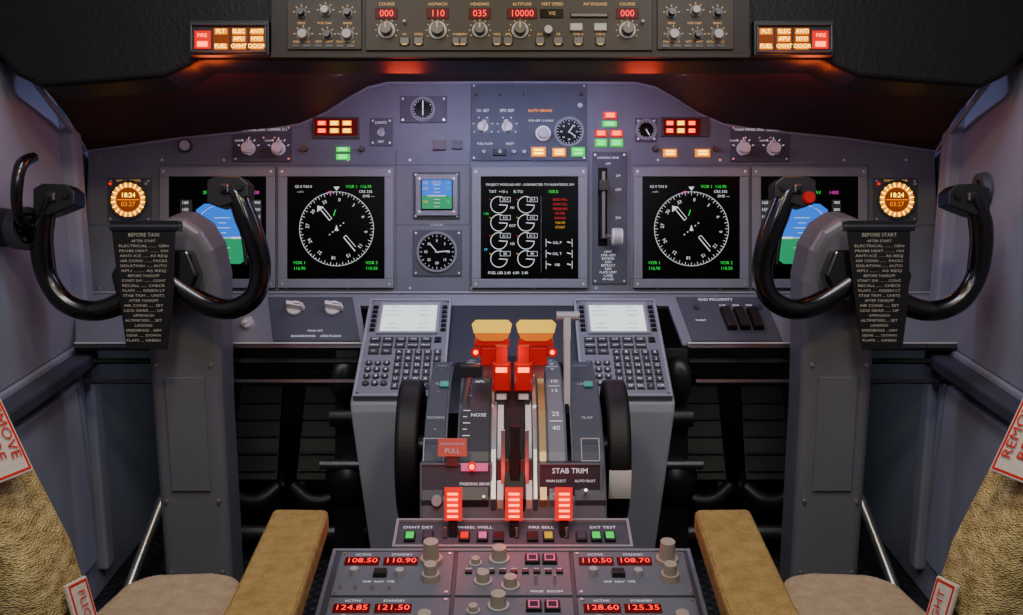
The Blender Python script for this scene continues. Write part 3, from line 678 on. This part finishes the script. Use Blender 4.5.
b.cf(Z,472,466,4.5,0,6,'redl'); b.cf(Z,472,466,2.5,6,6.5,'redh'); b.box(Z,461,463,488,471,0,2,'pinkl'); b.cf(Z,437,500,6,0,8,'knob',5); b.toggle(Z,484,498,'metal',9)
b.box(Z,438,438,467,456,2,4,'sign'); b.box(Z,446,455,458,466,0,3,'dmetal'); t.text(Z,452.5,443.5,'PARKING BRAKE',3.3,'txtd',4.3); t.text(Z,452.5,450.5,'PULL',7,'txtd',4.3)
b.box(Z,497,460,532,515,-20,-2,'dmetal'); b.box(Z,509,425,521,500,-4,3,'rubber',1.5)
for x in (503,527): b.box(Z,x-2,430,x+2,512,-4,0,'metal')
g.finish()
for sx in (-.146,.150):
    g=G('stabilizer_trim_wheel'); b=g.part('rim',0.006,3)
    c=Vector((sx,1.57,.452)); w=.016
    fw=Fr(c,Vector((0,1,0)),Vector((0,0,1)),Vector((1 if sx>0 else -1,0,0)),1)
    b.ring(fw,0,0,.078,.104,-w,w,'rubber',96)
    b2=g.part('spokes',0.002)
    b2.cyl(c-Vector((.004,0,0)),c+Vector((.004,0,0)),.08,.08,'rubber',32)
    for i in range(5):
        a=2*math.pi*i/5+.3; px_,py_=math.cos(a+1.57),math.sin(a+1.57)
        b2.hexa([fw.p(.01*px_,.01*py_,-.009),fw.p(-.01*px_,-.01*py_,-.009),fw.p(.09*math.cos(a)-.008*px_,.09*math.sin(a)-.008*py_,-.009),fw.p(.09*math.cos(a)+.008*px_,.09*math.sin(a)+.008*py_,-.009)],
          [fw.p(.01*px_,.01*py_,.009),fw.p(-.01*px_,-.01*py_,.009),fw.p(.09*math.cos(a)-.008*px_,.09*math.sin(a)-.008*py_,.009),fw.p(.09*math.cos(a)+.008*px_,.09*math.sin(a)+.008*py_,.009)],'black')
    b2.cyl(c-Vector((.018,0,0)),c+Vector((.018,0,0)),.022,.022,'dmetal')
    if sx>0: b2.ring(fw,0,0,.1035,.1055,-.0155,.0155,'white',8,176,200)
    g.finish()

# ================================================================ FIRE CONTROL PANEL
g=G('fire_control_panel'); b=g.part('base',0.002); t=g.part('legends')
A=wp(397,521,1.47); Bq=wp(397,549,1.41); e=(Bq-A); e.x=0; LF=e.length
nF=XA.cross(e.normalized()); nF=nF if nF.z>0 else -nF
Fp=Fr(Vector((-.150,A.y,A.z)),XA,e,nF,.00145); W=.303/.00145; VF=LF/.00145
b.box(Fp,0,0,W,VF,-14,0,'panel2'); b.frame(Fp,0,0,W,VF,2.5,0,3,'lite')
b.hexa([Vector((-.145,1.31,0)),Vector((.148,1.31,0)),Vector((.148,1.395,0)),Vector((-.145,1.395,0))],[Vector((-.145,1.31,.385)),Vector((.148,1.31,.385)),Vector((.148,1.395,.395)),Vector((-.145,1.395,.395))],'panel2')
ht=g.part('handles',0.0015)
for i,(x,m) in enumerate(((14,'green'),(30,'bezeld'),(62,'redl'),(78,'pinkl'),(92,'redd'),(122,'redd'),(136,'syel'),(165,'bezeld'),(178,'green'),(190,'green'))):
    b.box(Fp,x-5,VF*.45,x+5,VF*.78,0,3,'black',.5); t.box(Fp,x-3.5,VF*.5,x+3.5,VF*.72,3,3.3,m)
for x,s in ((20,'OVHT DET'),(70,'WHEEL WELL'),(130,'FIRE BELL'),(185,'EXT TEST')): t.text(Fp,x,VF*.25,s,5.5,'txt',.4)
for x in (45,108,152): b.toggle(Fp,x,VF*.6,'metal',9,-2)
FH=PF(1.44)
for i,x in enumerate((453,514,564)):
    ht.box(FH,x-5,512,x+5,553,-6,5,'black',1)
    ht.box(FH,x-9,488,x+9,522,-6,8,'redl',3)
    for j in range(5): ht.box(FH,x-5.5,491.5+j*5.6,x+5.5,494+j*5.6,8,8.8,'redh',.3)
g.finish()

# ================================================================ RADIO PEDESTAL
A=wp(335,551,1.395); D=wp(318,615,1.27); XW=.2195
e=Vector((0,D.y-A.y,D.z-A.z)); nR=XA.cross(e.normalized()); nR=nR if nR.z>0 else -nR
kR=.00124; Rf=Fr(Vector((-XW,A.y,A.z)),XA,e,nR,kR); RW=2*XW/kR
g=G('radio_pedestal'); b=g.part('body',0.003); t=g.part('legends'); k=g.part('knobs',0.0008)
b.box(Rf,0,0,RW,340,-20,0,'panel2'); 
b.hexa([Vector((-XW+.004,.87,0)),Vector((XW-.004,.87,0)),Vector((XW-.004,A.y-.004,0)),Vector((-XW+.004,A.y-.004,0))],[Vector((-XW+.004,.87,.34)),Vector((XW-.004,.87,.34)),Vector((XW-.004,A.y-.004,.385)),Vector((-XW+.004,A.y-.004,.385))],'lite')
b.frame(Rf,-2,-2,RW+2,342,4,-20,2,'bezel')
def radio(u0,v0,u1,v1,fa,fb,kx=.83):
    b.box(Rf,u0,v0,u1,v1,0,3,'panel'); 
    for x in (u0+4,u1-4):
        for y in (v0+4,v1-4): b.cf(Rf,x,y,2,3,4,'metal',seg=8)
    w=(u1-u0)
    for x,s in ((u0+w*.20,fa),(u0+w*.54,fb)):
        b.box(Rf,x-17,v0+11,x+17,v0+25,3,4,'redd'); t.text(Rf,x,v0+18,s,11.5,'digit',4.4)
    t.text(Rf,u0+w*.20,v0+6,'ACTIVE',4.6,'txt',3.4); t.text(Rf,u0+w*.54,v0+6,'STANDBY',4.6,'txt',3.4)
    k.cf(Rf,u0+w*.82,v0+48,9,3,10,'knobb',8.5); k.cf(Rf,u0+w*.82,v0+48,6.5,10,20,'knobb',6)
    k.cf(Rf,u0+w*.16,v0+40,4,3,10,'knob'); k.cf(Rf,u0+w*.55,v0+42,4,3,10,'knob'); k.box(Rf,u0+w*.32,v0+35,u0+w*.44,v0+46,3,8,'black',1); t.text(Rf,u0+w*.38,v0+53,'VHF  NAV  TFR',4.6,'txt',3.4)
for r in range(4):
    v=6+r*78
    radio(8,v,120,v+74,['108.50','124.85','118.10','2045'][r],['110.90','121.50','119.20','135.0'][r])
    radio(RW-116,v,RW-6,v+74,['110.50','128.60','113.40','0417'][r],['108.70','125.35','117.00','250.0'][r])
    b.box(Rf,124,v,RW-120,v+74,0,3,'panel')
    for j,(x,y,rr,hh) in enumerate(((142,22,5,10),(165,14,8,17),(150,52,7,14),(176,60,7,14))):
        k.cf(Rf,x,y+v,rr*1.25,3,5,'knob'); k.cf(Rf,x,y+v,rr,3,hh,'knobb',rr*.85)
    for x in (190,207): b.box(Rf,x,v+8,x+15,v+24,3,7,'black',.8); t.frame(Rf,x+2.5,v+10.5,x+12.5,v+21.5,1.2,7,7.4,'pinkl')
    for x in range(132,RW.__int__()-124,11): b.box(Rf,x,v+34,x+7,v+40,3,5.5,'black',.5); t.text(Rf,x+3.5,v+31,random.choice(['MIC','VHF','INT','PA','HF','NAV']),3.6,'txt',3.4)
    for x in (200,218): k.toggle(Rf,x,v+58,'metal',12,-3)
    t.text(Rf,210,v+69,'MASK  BOOM',5,'txt',3.4)
    for x in (16,30,46,62): k.toggle(Rf,x,v+66,'metal',7,-2)
for u,v,r,h in ((RW*.278,24,9,26),(RW*.93,24,9,26)):
    k.cf(Rf,u,v,r*1.2,3,8,'knobb'); k.cf(Rf,u,v,r*.9,8,h,'knobb',r*.8)
g.finish()

# ================================================================ RUDDER PEDALS
for s0 in (0,1):
    sg=-1 if s0==0 else 1
    g=G('rudder_pedals'); b=g.part('pedals',0.004); f=g.part('linkage',0.002)
    for xc in (.40,.54):
        x=sg*xc; y=2.24
        b.hexa([Vector((x-.05,y-.02,.16)),Vector((x+.05,y-.02,.16)),Vector((x+.05,y+.01,.15)),Vector((x-.05,y+.01,.15))],[Vector((x-.045,y+.10,.33)),Vector((x+.045,y+.10,.33)),Vector((x+.045,y+.125,.32)),Vector((x-.045,y+.125,.32))],'rubber')
        for i in range(5): 
            tt=.1+i*.18; b.cyl(Vector((x-.045,y-.024+.12*tt,.16+.17*tt)),Vector((x+.045,y-.024+.12*tt,.16+.17*tt)),.003,.003,'black',8)
        b.tube([Vector((x-.055,y-.03,.15)),Vector((x-.02,y-.045,.125)),Vector((x+.02,y-.045,.125)),Vector((x+.055,y-.03,.15))],[.014,.018,.018,.014],'black',12,4)
        f.cyl(Vector((x-.045,y+.03,.13)),Vector((x-.045,y+.12,.02)),.01,.01,'dmetal',12); f.cyl(Vector((x+.045,y+.03,.13)),Vector((x+.045,y+.12,.02)),.01,.01,'dmetal',12)
        f.cyl(Vector((x,y+.12,.28)),Vector((x,y+.25,.05)),.008,.008,'metal',12)
    x=sg*.325
    b.hexa([Vector((x-.03,2.10,.06)),Vector((x+.03,2.10,.06)),Vector((x+.03,2.2,.0)),Vector((x-.03,2.2,.0))],[Vector((x-.022,2.15,.46)),Vector((x+.022,2.15,.46)),Vector((x+.022,2.20,.46)),Vector((x-.022,2.20,.46))],'black')
    b.ball(Vector((x,2.13,.40)),.030,.03,.05,'black'); b.ball(Vector((x,2.11,.20)),.045,.04,.05,'black'); b.cyl(Vector((x-.05,2.09,.24)),Vector((x+.05,2.09,.24)),.01,.01,'dmetal'); b.cyl(Vector((x-.03,2.11,.33)),Vector((x+.03,2.11,.33)),.018,.018,'black')
    f.cyl(Vector((sg*.24,2.18,.06)),Vector((sg*.60,2.18,.06)),.016,.016,'dmetal',14); f.box(Fr(Vector((sg*.42,2.3,0)),XA,Vector((0,1,0)),Vector((0,0,1)),1),-.16,-.06,.16,.06,0,.03,'black')
    f.cyl(Vector((sg*.735,1.98,.02)),Vector((sg*.69,2.1,.17)),.010,.010,'metal',14); f.cyl(Vector((sg*.735,1.98,.0)),Vector((sg*.735,1.98,.03)),.02,.02,'rubber',14); f.cyl(Vector((sg*.69,2.1,.17)),Vector((sg*.66,2.26,.04)),.01,.01,'dmetal',10)
    g.finish()

# ================================================================ TILLER & VENT
g=G('steering_tiller'); b=g.part('hub',0.0015)
fx=Fr(Vector((-.77,1.74,.757)),Vector((.35,1,0)),Vector((0,0,-1)),Vector((1,-.35,0)),1)
b.cyl(Vector((-.80,1.75,.757)),fx.p(0,0,.015),.03,.028,'black',28); b.ring(fx,0,0,.024,.034,.0,.02,'dmetal',28); b.cyl(fx.p(0,0,.015),fx.p(0,0,.03),.012,.009,'gloss',18)
b.tube([fx.p(0,0,.025),fx.p(-.03,-.02,.032),fx.p(-.035,-.06,.036),fx.p(-.02,-.10,.036),fx.p(.01,-.11,.034)],[.007,.008,.009,.010,.008],'gloss',12,5)
for i in range(6):
    a=i*1.047; b.box(fx,.018*math.cos(a)-.003,.018*math.sin(a)-.003,.018*math.cos(a)+.003,.018*math.sin(a)+.003,.014,.022,'dmetal')
g.finish()
g=G('air_vent'); b=g.part('v',0.001); c0=Vector((.80,1.9,.80)); b.cyl(c0,c0-Vector((.012,0,0)),.03,.027,'wallin',28); b.cyl(c0-Vector((.01,0,0)),c0-Vector((.016,0,0)),.018,.014,'black',20); g.finish()

# ================================================================ SEATS
for s0 in (0,1):
    sg=-1 if s0==0 else 1
    g=G('pilot_seat')
    b=g.part('backrest',0.022,4)
    fs=Fr(Vector((0,.95,0)),XA,Vector((0,0,1)),Vector((0,-1,0)),1)
    xc=.575
    rt=[(.40,.36),(.396,.50),(.382,.545),(.392,.59),(.428,.68),(.467,.76),(.495,.83),(.53,.87)]
    pts=rt+[(2*xc-x,z) for x,z in rt[::-1]]
    b.poly(fs,[(sg*x,z) for x,z in pts],0,.10,'fleece')
    b=g.part('seat_pan',0.02,4)
    ft=Fr(Vector((0,0,.29)),XA,Vector((0,1,0)),Vector((0,0,1)),1)
    cu=[(.315,.93),(.315,1.24),(.335,1.295),(.37,1.305),(.45,1.30),(.475,1.27),(.49,1.17),(.62,1.17),(.635,1.27),(.66,1.30),(.74,1.30),(.76,1.25),(.76,.93)]
    b.poly(ft,[(sg*x,y) for x,y in cu],0,.10,'cush')
    b=g.part('base',0.006)
    b.poly(ft,[(sg*x,y) for x,y in [(.34,.93),(.34,1.22),(.74,1.22),(.74,.93)]],-.06,0.01,'bezeld')
    b.hexa([Vector((sg*.42,.95,0)),Vector((sg*.66,.95,0)),Vector((sg*.66,1.16,0)),Vector((sg*.42,1.16,0))],[Vector((sg*.46,.98,.24)),Vector((sg*.62,.98,.24)),Vector((sg*.62,1.12,.24)),Vector((sg*.46,1.12,.24))],'dmetal')
    b=g.part('armrest',0.007,3)
    a0=[(.284,1.258),(.217,1.256),(.209,1.02),(.209,.90),(.280,.90),(.278,1.02)]
    fa=Fr(Vector((0,0,.459)),XA,Vector((0,1,0)),Vector((0,0,1)),1)
    b.poly(fa,[(sg*x,y) for x,y in a0],0,.030,'khaki')
    bb=g.part('armrest_bracket',0.004); bb.poly(fa,[(sg*x,y) for x,y in [(.27,.89),(.27,.94),(.42,.97),(.42,.92)]],-.03,-.002,'dmetal')
    b=g.part('belt_tags',0.001); t=g.part('tag_print')
    def tag(c,xd,yd,w,h,lines,sz):
        ex=xd.normalized(); eyv=yd-ex*yd.dot(ex); eyv.normalize(); nn=ex.cross(eyv); 
        if nn.dot(CAM-c)<0: nn=-nn
        f=Fr(c,ex,eyv,nn,1); b.box(f,-w/2,-h/2,w/2,h/2,-.002,.002,'tag')
        t.frame(f,-w/2+.002,-h/2+.002,w/2-.002,h/2-.002,.002,.002,.0024,'redtx')
        for i,l in enumerate(lines): t.text(f,0,(i-(len(lines)-1)/2)*h/len(lines)*.85,l,sz,'redtx',.0035)
    q=(lambda x:x) if s0==0 else (lambda x:1023-x)
    pA=wp(q(-8),405,.95);pB=wp(q(26),478,.95)
    if s0==0: tag(wp(-14,433,.915),pB-pA,wp(-42,470,.895)-pA,.085,.055,['REMOVE','BEFORE','FLIGHT'],.015)
    else: tag(wp(1037,433,.915),pA-pB,wp(1065,470,.895)-pA,.085,.055,['REMOVE','BEFORE','FLIGHT'],.015)
    if s0==0: tag(wp(84,614,.97),wp(100,640,.97)-wp(84,585,.97),wp(60,610,.93)-wp(90,600,.97),.06,.03,['FLIGHT'],.013)
    else: tag(wp(939,614,.97),wp(939,585,.97)-wp(923,640,.97),wp(963,610,.93)-wp(933,600,.97),.06,.03,['FLIGHT'],.013)
    g.finish()

# ================================================================ LIGHTS
def area(name,loc,target,energy,col,sx,sy):
    l=bpy.data.lights.new(name,'AREA'); l.energy=energy; l.color=col; l.shape='RECTANGLE'; l.size=sx; l.size_y=sy
    o=bpy.data.objects.new(name,l); o.location=loc; o.rotation_euler=(Vector(target)-Vector(loc)).to_track_quat('-Z','Y').to_euler(); bpy.context.scene.collection.objects.link(o)
def point(name,loc,energy,col,r=.03):
    l=bpy.data.lights.new(name,'POINT'); l.energy=energy; l.color=col; l.shadow_soft_size=r
    o=bpy.data.objects.new(name,l); o.location=loc; bpy.context.scene.collection.objects.link(o)
for x in (-.35,.35): area('cabin_front_fill',(x,.1,1.5),(x*.5,2.0,.65),2.5,(.78,.83,1.0),.25,.25)  # added fill from behind the camera to brighten the main panel
area('overhead_map_light',(0,1.15,2.0),(0,1.55,.4),3.6,(.95,.92,.9),.25,.25)
for x in (-.5,0,.5): area('panel_flood_light',tuple(wp(511+x*600,72,1.86)),tuple(wp(511+x*620,290,2.12)),1.5,(.58,.64,1.0),.45,.03)
for x in (-1,1):
    area('side_wall_fill',(x*.35,1.2,1.5),(x*.8,1.75,.8),2.9,(.74,.79,1.0),.2,.2)  # added fill, aimed to brighten the upper side walls
    area('seat_reading_light',(x*.25,.5,1.7),(x*.42,1.1,.45),5.0,(1.0,.78,.44),.12,.12)
    area('footwell_fill',(x*.45,2.06,.515),(x*.45,2.30,.1),.22,(.85,.95,.9),.3,.05)  # added dim fill under the shelf so the pedals show
    point('warning_light_glow',tuple(wp(511+x*275,66,1.68)),.18,(1,.22,.03),.02)
point('glareshield_red_glow',(-.18,1.92,.955),.34,(1,.06,.02)); point('glareshield_red_glow',(.22,1.92,.955),.34,(1,.06,.02))
point('glareshield_red_glow',(-.47,1.80,.965),.42,(1,.12,.02)); point('glareshield_red_glow',(.47,1.80,.965),.42,(1,.12,.02))
point('throttle_red_glow',tuple(wp(513,352,1.58)),.06,(1,.03,.02),.02)
for x in (453,514,564): point('handle_red_glow',tuple(wp(x,500,1.40)),.10,(1,.03,.02),.015)
w=bpy.data.worlds.new('World'); bpy.context.scene.world=w; w.use_nodes=True
w.node_tree.nodes['Background'].inputs[0].default_value=(.25,.32,.5,1); w.node_tree.nodes['Background'].inputs[1].default_value=.018
# ================================================================ CAMERA
c=bpy.data.cameras.new('Camera'); c.sensor_width=36; c.sensor_fit='HORIZONTAL'; c.lens=36*FPX/1023; c.clip_start=.05
o=bpy.data.objects.new('Camera',c); o.location=CAM; o.rotation_euler=(math.pi/2-TH,0,0); bpy.context.scene.collection.objects.link(o)
bpy.context.scene.camera=o
